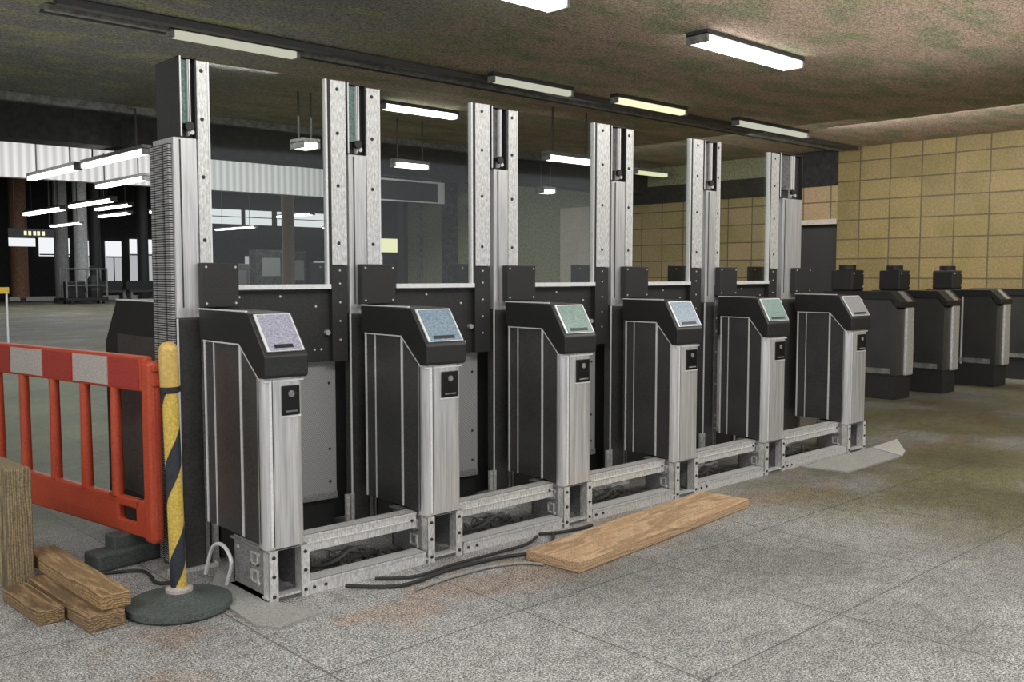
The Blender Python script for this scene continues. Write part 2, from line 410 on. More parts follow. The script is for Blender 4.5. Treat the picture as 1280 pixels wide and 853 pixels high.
for i, (x0, x1) in enumerate([(25.6, 27.9), (28.2, 30.0), (30.4, 35.4)]):
    o = struct(MB().box(x0, x1, FW-1.0, FW-.95, 4.55, 5.45).build('window_%d' % (20+i), 'daylight'), 'long bright clerestory window high in the far hall', 'window')
    MB().box(x0, x1, FW-1.04, FW-1.0, 4.98, 5.03).build('glazing_bar', 'frame_dark', o)
struct(MB().box(37.4, 40.6, FW-1, FW-.95, 3.0, 3.95).build('window_24', 'lamp_warm'), 'pale yellow lit window in the far hall', 'window')
# dark low clutter wall / counters at the back
struct(MB().box(14, 45, FW-3, FW-2.6, 0.06, .28).build('trim_12', 'column_white'), 'pale low kerb along the far wall', 'trim')

# ------------------------------------------------------------------ lights in the ceiling
def fixture(name, x0, x1, y, z, label, along='x', mat='tube', w=.16, rods=0, group=None, y1=None):
    if not rods: z = 3.607
    t = thing(name, label, 'ceiling light', ((x0+x1)/2, y, z), group)
    L = (x1-x0) if along == 'x' else (y1-y)
    def bx(b, a0, a1, c0, c1, z0, z1, bev=0):
        return b.box(a0, a1, c0, c1, z0, z1, bev) if along == 'x' else b.box(c0, c1, a0, a1, z0, z1, bev)
    h = L/2
    if along == 'y': t.location = (x0, (y+y1)/2, z)
    bx(MB(), -h, h, -w/2, w/2, .05, .10).build('housing', 'frame_dark' if not rods else 'mid_grey', t)
    bx(MB(), -h+.03, h-.03, -w/2+.01, w/2-.01, -.015, .05, .012).build('diffuser', mat, t)
    for s in (-1, 1):
        bx(MB(), s*h-.03*(s > 0), s*h+.03*(s < 0), -w/2, w/2, -.02, .06).build('end_cap', 'mid_grey', t)
        if rods: MB().cyl((s*h*.7 if along == 'x' else 0, 0 if along == 'x' else s*h*.7, .1), (s*h*.7 if along == 'x' else 0, 0 if along == 'x' else s*h*.7, .1+rods), .012).build('hanging_rod', 'frame_dark', t)
    return t
G1 = 'strip lights on the low ceiling'
fixture('ceiling_strip_light', 7.31, 9.01, 5.38, 3.6, 'bright strip light on the brown ceiling above the right half of the gates', w=.24, group=G1)
fixture('ceiling_strip_light', 3.95, 5.62, 5.50, 3.6, 'bright strip light cut by the top edge of the photo', w=.24, group=G1)
fixture('ceiling_strip_light', 3.64, 4.95, 8.50, 3.56, 'dim strip light on the trunking above the nearest gate post', mat='tube_dim', w=.12, group=G1)
fixture('ceiling_strip_light', 7.1, 8.4, 8.02, 3.56, 'dim strip light on the trunking, second from the left', mat='tube_dim', w=.1, group=G1)
fixture('ceiling_strip_light', 9.06, 10.5, 7.92, 3.56, 'lit strip light on the trunking above the fourth gate post', w=.12, group=G1, mat='lamp_warm')
fixture('ceiling_strip_light', 11.67, 13.61, 7.9, 3.56, 'dim strip light on the trunking nearest the tan wall', mat='tube_dim', w=.12, group=G1)
fixture('ceiling_strip_light', 7.2, 8.45, 10.27, 3.55, 'bright strip light seen through the top of the second glass screen', w=.14, group=G1)
t = thing('cable_trunking', 'dark cable trunking running along the low ceiling above the gates', 'trunking', (9, 8.22, 3.69))
MB().box(-6.4, 6.9, -.02, .08, -.06, 0).build('channel', 'frame_dark', t)
MB().box(-6.4, 6.9, .26, .33, -.05, 0).build('conduit', 'mid_grey', t)
MB().cyl((-6.4, .42, -.03), (6.9, .42, -.03), .018).build('conduit', 'frame_dark', t)
G2 = 'hanging strip lights of the concourse'
fixture('hanging_strip_light', 4.86, 0, 12.1, 3.0, 'long bright hanging strip light left of the nearest gate post', 'y', w=.12, rods=.5, y1=14.4, group=G2)
fixture('hanging_strip_light', 4.84, 0, 14.6, 3.0, 'bright hanging strip light under the white fascia at far left', 'y', w=.12, rods=.5, y1=16.9, group=G2)
fixture('hanging_strip_light', 6.2, 0, 15.5, 3.0, 'hanging strip light just under the white fascia beside the nearest post', 'y', w=.12, rods=.5, y1=17.7, group=G2)
fixture('hanging_strip_light', 7.5, 0, 20.5, 3.0, 'distant hanging strip light at the left edge above the dark columns', 'y', w=.14, rods=3.4, y1=23.2, group=G2)
fixture('hanging_strip_light', 7.6, 0, 24, 3.0, 'far hanging strip light at the left edge, lowest of its row', 'y', w=.2, rods=3.4, y1=27, group=G2)
fixture('hanging_strip_light', 9.7, 0, 21, 3.0, 'distant hanging strip light beside the white column', 'y', w=.12, rods=3.4, y1=24, group=G2)
fixture('hanging_strip_light', 6.05, 6.3, 10.45, 3.02, 'short square lamp seen through the first glass screen', w=.3, rods=.6, group=G2)
fixture('hanging_strip_light', 8.1, 8.75, 11.3, 3.02, 'short hanging lamp seen through the second glass screen', w=.12, rods=.6, group=G2)
fixture('hanging_strip_light', 9.03, 9.98, 9.1, 3.0, 'hanging strip light seen through the third glass screen', w=.14, rods=.6, group=G2)
fixture('hanging_strip_light', 12.6, 12.95, 12.85, 3.0, 'small lamp seen low through the third glass screen', w=.22, rods=.6, group=G2)
fixture('hanging_strip_light', 14.6, 15.6, 12.2, 3.45, 'lamp seen through the top of the fourth glass screen', w=.16, mat='lamp_warm', rods=.14, group=G2)
for i, (x, y, L) in enumerate([(11.5, 30, 3), (13, 34, 3), (16.5, 36, 3), (18.0, 30, 2.5), (21, 40, 4), (14, 42, 4), (24, 36, 3)]):
    fixture('hanging_strip_light', x, 0, y, 3.6, 'distant hanging strip light in the dark far hall, %s' % ['leftmost of the deep row', 'second of the deep row', 'above the trolley', 'seen through the first glass screen', 'right of the tan column', 'deep at the far left', 'right of the pale windows'][i], 'y', w=.2, rods=2.8, y1=y+L, group=G2)

# ------------------------------------------------------------------ far hall: columns, trolley, sign
def column(x, y, r, z1, mat, label, bands=True):
    t = thing('column', label, 'column', (x, y, 0), 'columns of the far hall')
    MB().cyl((0, 0, 0), (0, 0, z1), r, n=28).build('shaft', mat, t, smooth=True)
    MB().cyl((0, 0, 0), (0, 0, .25), r*1.25, n=28).build('base_collar', 'frame_dark', t, smooth=True)
    MB().cyl((0, 0, z1-.15), (0, 0, z1), r*1.3, n=28).build('head_collar', 'frame_dark', t, smooth=True)
    return t
column(15.8, 50.5, .33, 6.6, 'column_grey', 'dark grey round column behind the trolley, left of the white column')
column(16.75, 50.5, .33, 6.6, 'column_white', 'pale round column behind the trolley at far left')
column(14.65, 53.5, .42, 6.6, 'column_brown', 'brown column under the yellow lettered sign')
column(18.3, 53, .3, 6.6, 'frame_dark', 'thin dark column between the first tall windows')
column(20.9, 53, .3, 6.6, 'frame_dark', 'thin dark column between the middle tall windows')
column(22.6, 53, .35, 6.6, 'frame_dark', 'thin dark column left of the rightmost tall window')
t = thing('column', 'tan column with black bracket seen through the first glass screen', 'column', (16.99, 30, 0), 'columns of the far hall')
MB().cyl((0, 0, 0), (0, 0, 4.4), .22, n=28).build('shaft', 'column_tan', t, smooth=True)
MB().cyl((0, 0, 4.4), (0, 0, 6.6), .1).build('stem', 'frame_dark', t)
br = MB().box(-.45, .45, -.06, .06, 4.75, 4.9).build('bracket', 'frame_dark', t)
for s in (-1, 1): MB().lathe([(0, -.12), (.12, -.08), (.14, 0), (.08, .12), (0, .12)], (s*.45, 0, 4.83), 16).build('floodlight', 'black', br)
MB().cyl((0, 0, 0), (0, 0, .2), .28).build('base_collar', 'frame_dark', t)
# through second screen
column(26.0, 34, .18, 6.6, 'frame_dark', 'slim dark column seen through the second glass screen')
column(27.3, 34, .12, 6.6, 'column_grey', 'slim grey column seen through the second glass screen')
t = thing('hanging_sign', 'long dark hanging sign with a pale outline seen through the second glass screen', 'sign', (12.9, 17.6, 3.1), None)
MB().box(-1.6, 1.2, 0, .15, 0, .5).build('sign_box', 'housing', t)
f = MB(); f.box(-1.6, 1.2, -.03, 0, .46, .5); f.box(-1.6, 1.2, -.03, 0, 0, .03); f.box(1.02, 1.2, -.03, 0, .03, .46); f.build('sign_frame', 'trim', t)
for x in (-1.0, .8): MB().cyl((x, .07, .5), (x, .07, 1.4), .02).build('hanging_rod', 'frame_dark', t)
t = thing('hanging_sign', 'small dark sign with yellow lettering at far left', 'sign', (14.15, 50, 3.25), None)
MB().box(-.9, 1.2, 0, .15, 0, .42).build('sign_box', 'frame_dark', t)
for x in (-.2, 0, .22, .4, .62): MB().box(x, x+.12, -.03, 0, .1, .3).build('letter', 'lamp_warm', t)
for x in (-.6, 1.0): MB().cyl((x, .07, .42), (x, .07, 3.35), .03).build('hanging_rod', 'frame_dark', t)
MB().box(-.9, .3, -.02, .0, -.45, -.05).build('lit_panel', 'daylight', t)
MB().cyl((-.5, .07, -.45), (-.5, .07, 0), .03).build('bracket', 'frame_dark', t)

# trolley
t = thing('cage_trolley', 'dark tall cage trolley loaded with odds and ends beside the pale column', 'trolley', (16.2, 48.6, 0))
MB().box(-1.0, 1.0, -.5, .5, .16, .30).build('deck', 'black', t)
f = MB()
for x in (-.95, .95):
    for y in (-.45, .45): f.cyl((x, y, .2), (x, y, 1.75), .05)
for z in (.9, 1.7): 
    for y in (-.45, .45): f.cyl((-.95, y, z), (.95, y, z), .035)
for x in (-.5, 0, .5): f.cyl((x, -.45, .2), (x, -.45, 1.7), .03)
f.build('cage', 'column_grey', t)
for x in (-.8, .8):
    for y in (-.35, .35): MB().cyl((x-.04, y, .09), (x+.04, y, .09), .09).build('wheel', 'black', t)
o = MB().box(15.3, 16.2, 48.35, 48.85, .305, 1.1, .05).build('equipment_case', 'black'); tag(o, 'black equipment case inside the cage trolley', 'case')
o = MB().lathe([(0, 0), (.36, 0), (.42, .35), (.35, .8), (.2, 1.1), (.22, 1.5), (0, 1.6)], (16.7, 48.6, .305), 20).build('refuse_sack', 'housing'); tag(o, 'tall black sack standing in the cage trolley', 'sack')
# dark seats and barriers near the far windows
for i, x in enumerate((18.2, 19.8, 21.2, 22.8, 24.4)):
    t = thing('bench', 'dark bench in front of the far windows, %s from the trolley' % ['first', 'second', 'third', 'fourth', 'fifth'][i], 'bench', (x, 50.6, 0), 'dark benches in the far hall')
    MB().box(-.7, .7, -.3, .3, .5, .62).build('seat', 'frame_dark', t)
    MB().box(-.7, .7, .25, .35, .62, 1.1).build('backrest', 'black', t)
    for s in (-.6, .6): MB().box(s-.05, s+.05, -.3, .3, 0, .5).build('leg', 'mid_grey', t)
t = thing('safety_barrier', 'small yellow topped barrier at the extreme left edge', 'barrier', (5.15, 20, 0), None)
MB().box(-.6, .12, -.03, .03, 1.08, 1.2).build('top_rail', 'yellow', t)
for x in (-.5, .08): MB().cyl((x, 0, 0), (x, 0, 1.08), .02).build('leg', 'trim', t)
# tall cabinets seen low through the first screen
for i, (x, y, wd, h, mt) in enumerate([(15.9, 38, 1.0, 1.9, 'column_grey'), (17.6, 36, .8, 2.4, 'dark_grey'), (24.5, 45, 2.2, 2.7, 'dark_grey')]):
    t = thing('vending_machine', ['grey ticket machine seen low through the first glass screen', 'dark ticket machine beside the tan column seen through glass', 'wide dark kiosk seen low through the second glass screen'][i], 'ticket machine', (x+3.0*(i < 2), y, 0))
    MB().box(-wd/2, wd/2, -.4, .4, 0, h, .03).build('cabinet', mt, t)
    MB().box(-wd*.35, wd*.35, -.43, -.4, h*.5, h*.85).build('display', 'scr_grey', t)
    MB().box(-wd*.3, wd*.3, -.42, -.4, h*.2, h*.32).build('tray', 'black', t)

# ------------------------------------------------------------------ ticket gates
YF = 3.70
#      x left, x right, y back, screen tint
GATES = [(1.965, 2.165, 4.31, 'lavender'), (2.84, 3.08, 4.25, 'blue'), (3.82, 4.07, 4.18, 'teal'), (4.85, 5.11, 4.14, 'blue'), (5.90, 6.18, 4.11, 'teal'), (7.11, 7.42, 4.19, 'grey')]
ORD = ['nearest', 'second', 'third', 'fourth', 'fifth', 'sixth']
GL = ['nearest dark ticket gate with lavender screen, beside the yellow striped pole',
      'second ticket gate from the striped pole, blue screen, steel front',
      'third ticket gate from the striped pole, blue and teal screen, behind the cables',
      'fourth ticket gate from the striped pole, behind the wooden plank',
      'fifth ticket gate from the striped pole, teal screen, beyond the plank end',
      'sixth and last ticket gate of the row, standing by the flat floor sheets']

def cab_profile(yb, zb):
    return None

def ticket_gate(k):
    x0, x1, yb, tint = GATES[k]; w = x1-x0; d = yb-YF; s = d/.63
    t = thing('ticket_gate', GL[k], 'ticket gate', ((x0+x1)/2, YF+d/2, 0), 'ticket gates of the near row')
    ox, oy = (x0+x1)/2, YF+d/2
    P = lambda o: o
    Y = lambda y: YF+(y-3.70)*s - oy      # depth measured on the nearest gate
    X = lambda f: x0+f*w-ox
    L, R = X(0), X(1)
    ins = .012
    # side panels (two sheets each side with seams)
    zb = .262
    for sx, nm in ((0, 'left'), (1, 'right')):
        xa, xb = (L+.004, L+.02) if sx == 0 else (R-.02, R-.004)
        pn = MB()
        pn.prism([(Y(3.93), zb), (Y(3.93), 1.14), (Y(4.30), 1.14), (Y(4.30), zb)], xa, xb)
        o = pn.build('side_panel', 'panel', t)
        pn = MB().prism([(Y(3.75), zb-.01), (Y(3.75), 1.01), (Y(3.915), 1.135), (Y(3.915), zb)], xa, xb)
        pn.build('side_panel', 'panel', t)
        tr = MB(); xe = (L, L+.01) if sx == 0 else (R-.01, R)
        for y0, y1, z1 in ((3.915, 3.932, 1.14), (4.285, 4.30, 1.14), (3.748, 3.757, 1.01), (4.19, 4.197, 1.14)):
            tr.box(xe[0], xe[1], Y(y0), Y(y1), zb, z1)
        tr.build('edge_trim', 'trim', t)
    # core so the inside is not hollow
    MB().prism([(Y(3.76), zb+.01), (Y(3.76), 1.0), (Y(3.92), 1.13), (Y(4.29), 1.13), (Y(4.29), zb+.01)], L+.02, R-.02).build('inner_frame', 'black', t)
    # rounded steel front
    r = min(.04, w*.2); n = 6
    pts = [(L, Y(3.765))]
    for i in range(n+1):
        a = PI+PI/2*i/n; pts.append((L+r+r*math.cos(a), Y(3.70)+r+r*math.sin(a)))
    for i in range(n+1):
        a = 1.5*PI+PI/2*i/n; pts.append((R-r+r*math.cos(a), Y(3.70)+r+r*math.sin(a)))
    pts.append((R, Y(3.765)))
    fp = MB().poly(pts, .235, .998).build('front_panel', 'steel', t, smooth=True)
    MB().box(X(.19), X(.19)+.004, Y(3.70)-.0012, Y(3.70)+.01, .25, .99).build('front_groove', 'black', fp)
    MB().box(X(.19)-.012, X(.19)-.001, Y(3.70)-.0014, Y(3.70)+.01, .25, .99).build('front_trim', 'trim', fp)
    MB().box(L+.004, R-.004, Y(3.70)-.001, Y(3.70)+.01, .962+.02, .990).build('top_trim', 'trim', fp)
    cr = MB().box(X(.42), X(.86), Y(3.70)-.008, Y(3.70)+.006, .83, .962, .004).build('card_reader', 'reader', t)
    MB().cyl((X(.64), Y(3.70)-.008, .925), (X(.64), Y(3.70)-.013, .925), .015).build('reader_highlight', 'mid_grey', cr)  # grey disc standing in for a slight highlight on the black reader
    MB().box(X(.5), X(.78), Y(3.70)-.013, Y(3.70)-.008, .845, .852).build('reader_slot', 'mid_grey', cr)
    MB().box(X(.42)-.006, X(.86)+.006, Y(3.70)-.005, Y(3.70)+.004, .822, .828).build('reader_trim', 'trim', cr)
    # black cap with the sloping top
    e = .006
    cap = MB().prism([(Y(4.33), 1.142), (Y(3.925), 1.142), (Y(3.74), .998), (Y(3.685), .998), (Y(3.672), 1.01), (Y(3.672), 1.095), (Y(3.682), 1.108), (Y(3.815), 1.272), (Y(3.84), 1.278), (Y(4.33), 1.285)], L-e, R+e, .006).build('cap', 'black', t)
    MB().box(L-e, L-e+.012, Y(3.85), Y(4.33), 1.283, 1.289).build('cap_edge', 'trim', cap)
    MB().prism([(Y(4.30), 1.139), (Y(3.923), 1.139), (Y(3.742), .995), (Y(3.742), .990), (Y(3.926), 1.133), (Y(4.30), 1.133)], L-.003, L+.004).build('cap_seam', 'trim', cap)
    # screen lying on the slope
    ya, za, yc, zc = Y(3.684), 1.113, Y(3.812), 1.270
    def slope(y0, z0, y1, z1, off, th):
        dy, dz = y1-y0, z1-z0; q = math.hypot(dy, dz); ny, nz = -dz/q, dy/q
        return [(y0+ny*off, z0+nz*off), (y1+ny*off, z1+nz*off), (y1+ny*(off+th), z1+nz*(off+th)), (y0+ny*(off+th), z0+nz*(off+th))]
    at = lambda f: (ya+(yc-ya)*f, za+(zc-za)*f)
    sb = MB().prism(slope(*at(0), *at(1), .001, .006), L+.012, R-.008).build('screen_bezel', 'trim', cap)
    MB().prism(slope(*at(.02), *at(.97), .007, .003), L+.024, R-.018).build('screen', 'scr_'+tint, sb)
    MB().prism(slope(*at(.07), *at(.16), .010, .003), L+.05, R-.06).build('ticket_slot', 'black', sb)
    # steel base bracket with flanged legs
    bk = MB(); bk.box(L+.012, L+.018, Y(3.73), Y(4.05), .03, .25); bk.box(L+.012, R-.01, Y(4.04), Y(4.05), .03, .25); bk.box(R-.02, R-.014, Y(3.73), Y(4.05), .03, .25)
    bk.box(L, R, Y(3.70), Y(4.06), .232, .240)
    b0 = bk.build('base_bracket', 'steel_grey', t)
    for xa in (L+.010, R-.055*(.6 if w < .21 else .9)):
        fl = MB(); fl.box(xa, xa+.042, YF-oy-.005, YF-oy+.003, .0, .232); fl.box(xa, xa+.004, YF-oy, YF-oy+.05, .0, .232)
        fo = fl.build('front_leg', 'steel_light', b0)
        for z in (.03, .12, .205): pass
    bolts([(xa+.021, YF-oy-.005, z) for xa in (L+.010, R-.055*(.6 if w < .21 else .9)) for z in (.03, .12, .205)], .009, .006, 'bolt_dark', b0)
    MB().box(L, R, YF-oy, YF-oy+.05, .02, .028).build('cross_bar', 'steel_light', b0)
    fo = MB(); fo.box(L+.004, R-.004, Y(3.72), Y(4.08), 0, .012); fo.build('foot_plate', 'steel_grey', t)
    bolts([(L+.012, Y(3.8), .2), (L+.012, Y(3.8), .07), (L+.012, Y(4.0), .2)], .01, .006, 'bolt', b0, 'x')
    fr = MB()
    for z0, z1 in ((.15, .2), (.07, .12)):
        fr.box(L+.006, L+.012, Y(3.80), Y(3.87), z0, z0+.008); fr.box(L+.006, L+.012, Y(3.80), Y(3.87), z1, z1+.008)
        fr.box(L+.006, L+.012, Y(3.80), Y(3.81), z0, z1); fr.box(L+.006, L+.012, Y(3.86), Y(3.87), z0, z1)
    fr.build('bracket_socket', 'steel_light', b0)
    # mirrored rear half of the machine
    yr = 4.33+.34
    Q = lambda y: (yr+(y-4.33)) - oy + (yb-4.31)
    rear = MB().prism([(Q(4.34), .05), (Q(4.34), 1.31), (Q(5.05), 1.31), (Q(5.24), 1.06), (Q(5.24), .05)], L+.004, R-.004, .006).build('rear_cabinet', 'black', t)
    MB().box(L-.004, L+.004, Q(4.36), Q(5.03), .25, 1.12).build('rear_side_panel', 'panel', rear)
    MB().box(L, L+.012, Q(4.34), Q(5.05), 1.305, 1.312).build('cap_edge', 'trim', rear)
    if k:
        jb = MB().box(L-.05, R-.01, Q(4.35), Q(4.41), 1.313, 1.515, .004).build('rear_junction_box', 'blackplate', t)
        bolts([(L-.02, Q(4.35), 1.49), (R-.03, Q(4.35), 1.49)], .006, .004, 'bolt', jb)
    return t
for k in range(6): ticket_gate(k)

# ------------------------------------------------------------------ posts
# measured at y = 4.4: strip left of the post, housing, column, strip right
POSTS = [(None, (1.925, 2.012), (1.893, 2.008), (2.012, 2.067), (2.000, 2.188)),
         ((2.759, 2.854), (2.856, 2.980), (2.866, 2.980), (2.982, 3.061), (2.915, 3.135)),
         ((3.778, 3.894), (3.896, 4.030), (3.922, 4.040), (4.042, 4.109), (3.99, 4.232)),
         ((4.871, 5.003), (5.005, 5.170), (5.026, 5.165), (5.172, 5.236), (5.12, 5.37)),
         ((5.959, 6.091), (6.093, 6.262), (6.132, 6.262), (6.266, 6.312), (6.26, 6.49)),
         ((7.025, 7.174), (7.176, 7.54), (7.240, 7.545), None, (7.38, 7.635))]
PL = ['nearest tall steel gate post with ribbed side strips, beside the yellow striped pole',
      'tall steel gate post between the first and second glass screens',
      'tall steel gate post between the second and third glass screens',
      'tall steel gate post between the third and fourth glass screens',
      'tall steel gate post between the fourth and fifth glass screens',
      'tall steel gate post at the far end of the near row']
def post(k):
    r = (GATES[k][2]+.07)/4.4 if k else .9955
    yb = 4.4*r; f = lambda p: (p[0]*r, p[1]*r)
    zt = 1.45+(2.48-1.45)*r; zc = 1.45+(2.10-1.45)*r; zs = 1.45+.055*r
    sl, ho, co, sr, bb = POSTS[k]
    cx = sum(f(co))/2
    t = thing('gate_post', PL[k], 'gate post', (cx, yb+.1, 0), 'tall steel gate posts')
    o = lambda a: (a[0]*r-cx, a[1]*r-cx)
    dep = .24 if k == 0 else .06; y0 = -.1
    c0, c1 = o(co)
    col = MB().box(c0, c1, y0, y0+dep, 1.24, zc, .003).build('column', 'steel', t)
    MB().box(c0, c1, y0+.004, y0+dep, .0, 1.238, .003).build('lower_column', 'panel', t)
    MB().box(c0-.004, c0+.004, y0-.002, y0+.004, .26, 1.238).build('corner_trim', 'trim', t)
    b = MB(); b.box(c0+.028, c0+.034, y0-.004, y0, 1.29, zc-.01); b.build('column_seam', 'frame_dark', col)
    h0, h1 = o(ho); H = h1-h0
    b = MB(); b.box(h0, h1, y0+.03, y0+dep+.02, zc+.002, zt)      # back box
    b.box(h0, h0+.008, y0-.004, y0+.03, zc+.002, zt); b.box(h1-.008, h1, y0-.004, y0+.03, zc+.002, zt)
    b.box(h0, h1, y0-.004, y0+.03, zt-.006, zt)
    hs = b.build('head_housing', 'housing', t)
    cm = 'circuit' if k < 2 else 'circuit_grey'
    MB().box(h0+.010, h0+H*.52, y0+.018, y0+.03, zc+.07, zt-.01).build('circuit_board', cm, hs)
    b = MB(); b.box(h0+H*.60, h0+H*.66, y0+.0, y0+.03, zc+.03, zt-.01); b.box(h0+H*.52, h0+H*.545, y0+.0, y0+.03, zc+.01, zt-.01); b.build('guide_rail', 'trim', hs)
    b = MB(); b.box(h0+.004, h0+.010, y0-.008, y0-.002, zc+.005, zt); b.build('housing_edge', 'trim', hs)
    MB().cyl((h0+H*.55, y0+.01, zc+.055), (h0+H*.55, y0-.012, zc+.055), .022).build('latch', 'black', hs)
    MB().cyl((h0+H*.72, y0+.02, zc+.03), (h0+H*.72, y0, zc+.03), .012).build('screw', 'bolt', hs)
    if k == 0:
        for i, (ya, yc) in enumerate(((0.02, .075), (.10, .18), (.20, .235))):
            MB().box(c0-.018, c0-.001, y0+ya+.0, y0+yc, .03, zc-.03).build('ribbed_strip', 'rib' if i != 1 else 'rib', col)
        MB().box(c0-.010, c0-.001, y0+.075, y0+.10, .03, zc-.03).build('side_groove', 'black', col)
    # junction box on the cap
    q0, q1 = o(bb)
    zb = 1.289
    jb = MB().box(q0, q1, y0-.05, y0-.002, zb, zs, .004).build('junction_box', 'blackplate', t)
    g = .018
    bolts([(q0+g, y0-.05, zb+.02), (q1-g, y0-.05, zb+.02), (q0+g, y0-.05, zs-.02), (q1-g, y0-.05, zs-.02)], .006, .004, 'bolt', jb)
    # bolted rail running to the floor on the right of the column
    if True:
        xr = c1+.0
        b = MB(); b.box(xr+.004, xr+.022, y0+.0, y0+.03, .0, 1.28); b.box(xr+.035, xr+.045, y0, y0+.03, .0, 1.28)
        fr = b.build('mounting_rail', 'steel_grey', t)
        bolts([(xr+.026, y0, z) for z in (.08, .28, .33, .38, .62, .86, 1.02, 1.12)], .009, .008, 'bolt', fr)
        b = MB(); b.box(c0-.06, c1+.06, y0-.01, y0+.05, 0.0, .02); b.box(c0-.05, c0-.03, y0-.02, y0, .02, .26); b.box(c0-.02, c0, y0-.02, y0, .02, .26)
        ff = b.build('floor_bracket', 'steel_light', t)
        bolts([(c0-.04, y0-.02, z) for z in (.05, .15, .24)], .008, .006, 'bolt', ff)
    return r, yb, zt, zc, zs, f
PI_ = [post(k) for k in range(6)]

# ------------------------------------------------------------------ glass screens and paddle barriers
SL = ['nearest glass screen in a bolted steel frame, right of the ribbed post',
      'second glass screen from the ribbed post, with the hanging sign behind it',
      'third glass screen from the ribbed post, with an olive wall behind it',
      'fourth glass screen from the ribbed post, brown tiles behind it',
      'fifth and last glass screen, next to the dark doorway']
BL = ['nearest black cross panel with grey mesh paddles between first and second gates',
      'black cross panel with grey mesh paddles between second and third gates',
      'black cross panel with grey mesh paddles between third and fourth gates',
      'black cross panel with grey mesh paddles between fourth and fifth gates',
      'farthest black cross panel with grey mesh paddles between fifth and sixth gates']
for k in range(5):
    ra, ya, zta, zca, zsa, fa = PI_[k]; rb, yb, ztb, zcb, zsb, fb = PI_[k+1]
    A0, A1 = fa(POSTS[k][3]); B0, B1 = fb(POSTS[k+1][0])
    ang = math.atan2(yb-ya, B1-A0); Lg = math.hypot(yb-ya, B1-A0)
    t = thing('glass_screen', SL[k], 'glass screen', (A0, ya, 0), 'glass screens between the gate posts', ang)
    wa, wb = A1-A0, B1-B0; zt = (zta+ztb)/2-.002; zl = 1.375
    MB().box(wa-.01, Lg-wb+.01, .012, .022, zl, zt).build('pane', 'glass', t)
    for (u0, u1, nm) in ((0.002, wa, 'l'), (Lg-wb, Lg-.002, 'r')):
        b = MB(); b.box(u0, u1, 0, .035, zsa-.005, zt, .002)
        st = b.build('side_strip', 'steel_light', t)
        um = (u0+u1)/2 - (u1-u0)*.05
        bolts([(um, 0, zt-d*(zt-1.55)) for d in (.05, .3, .6, .93)], .010, .004, 'bolt_dark', st)
    MB().box(wa, wa+.008, -.002, .03, zl, zt).build('pane_edge', 'trim', t)
    MB().box(Lg-wb-.030, Lg-wb-.020, -.004, .03, zl, zt).build('pane_edge', 'trim', t)
    b = MB(); b.box(Lg-wb-.020, Lg-wb, -.002, .03, zl, zt); b.build('gasket', 'black', t)
    b = MB(); b.box(wa+.10, Lg-wb-.01, -.006, .03, zl-.002, zl+.022); b.build('bottom_rail', 'trim', t)
    # cross panel + paddles
    t2 = thing('paddle_barrier', BL[k], 'barrier', (A0, ya, 0), 'paddle barriers between the gates', ang)
    q1 = POSTS[k][4][1]*ra-A0+.003
    cp = MB().box(.02, Lg-.005, .04, .10, .985, 1.368, .003).build('cross_panel', 'blackplate', t2)
    b = MB().box(Lg-wb, Lg-.004, .005, .039, .985, zsa-.01).build('end_plate', 'blackplate', t2)
    bolts([(Lg-wb*.5, .005, z) for z in (1.47, 1.40, 1.30, 1.2, 1.1)], .006, .004, 'bolt', b)
    bolts([(Lg-wb-.08, .04, 1.28), (Lg-wb-.05, .04, 1.05), (Lg-wb-.09, .04, 1.05), (q1+.03, .04, 1.335), (q1+.25, .04, 1.335)], .007, .005, 'bolt', cp)
    MB().cyl((Lg-wb-.02, .04, 1.14), (Lg-wb-.02, .015, 1.14), .014).build('lock', 'steel', cp)
    mid = Lg*.52
    for a, c in ((.12, mid-.02), (mid+.02, Lg-.035)):
        p = MB().box(a, c, .09, .11, .24, .983, .004).build('mesh_paddle', 'mesh', t2)
        b = MB(); b.box(a, c, .085, .115, .225, .262); b.box(a+.1, c-.1, .082, .086, .240, .246)
        b.build('paddle_foot', 'steel_grey', p)
        bolts([(c-.04, .09, z) for z in (.86, .5, .32)], .008, .005, 'bolt_dark', p)
    MB().box(.12, Lg-.035, .12, .15, .0, .2).build('kick_plate', 'black', t2)
    for u in (mid-.01, mid+.01, ): MB().cyl((u, .11, .0), (u, .11, .24), .006).build('pivot', 'steel', t2)

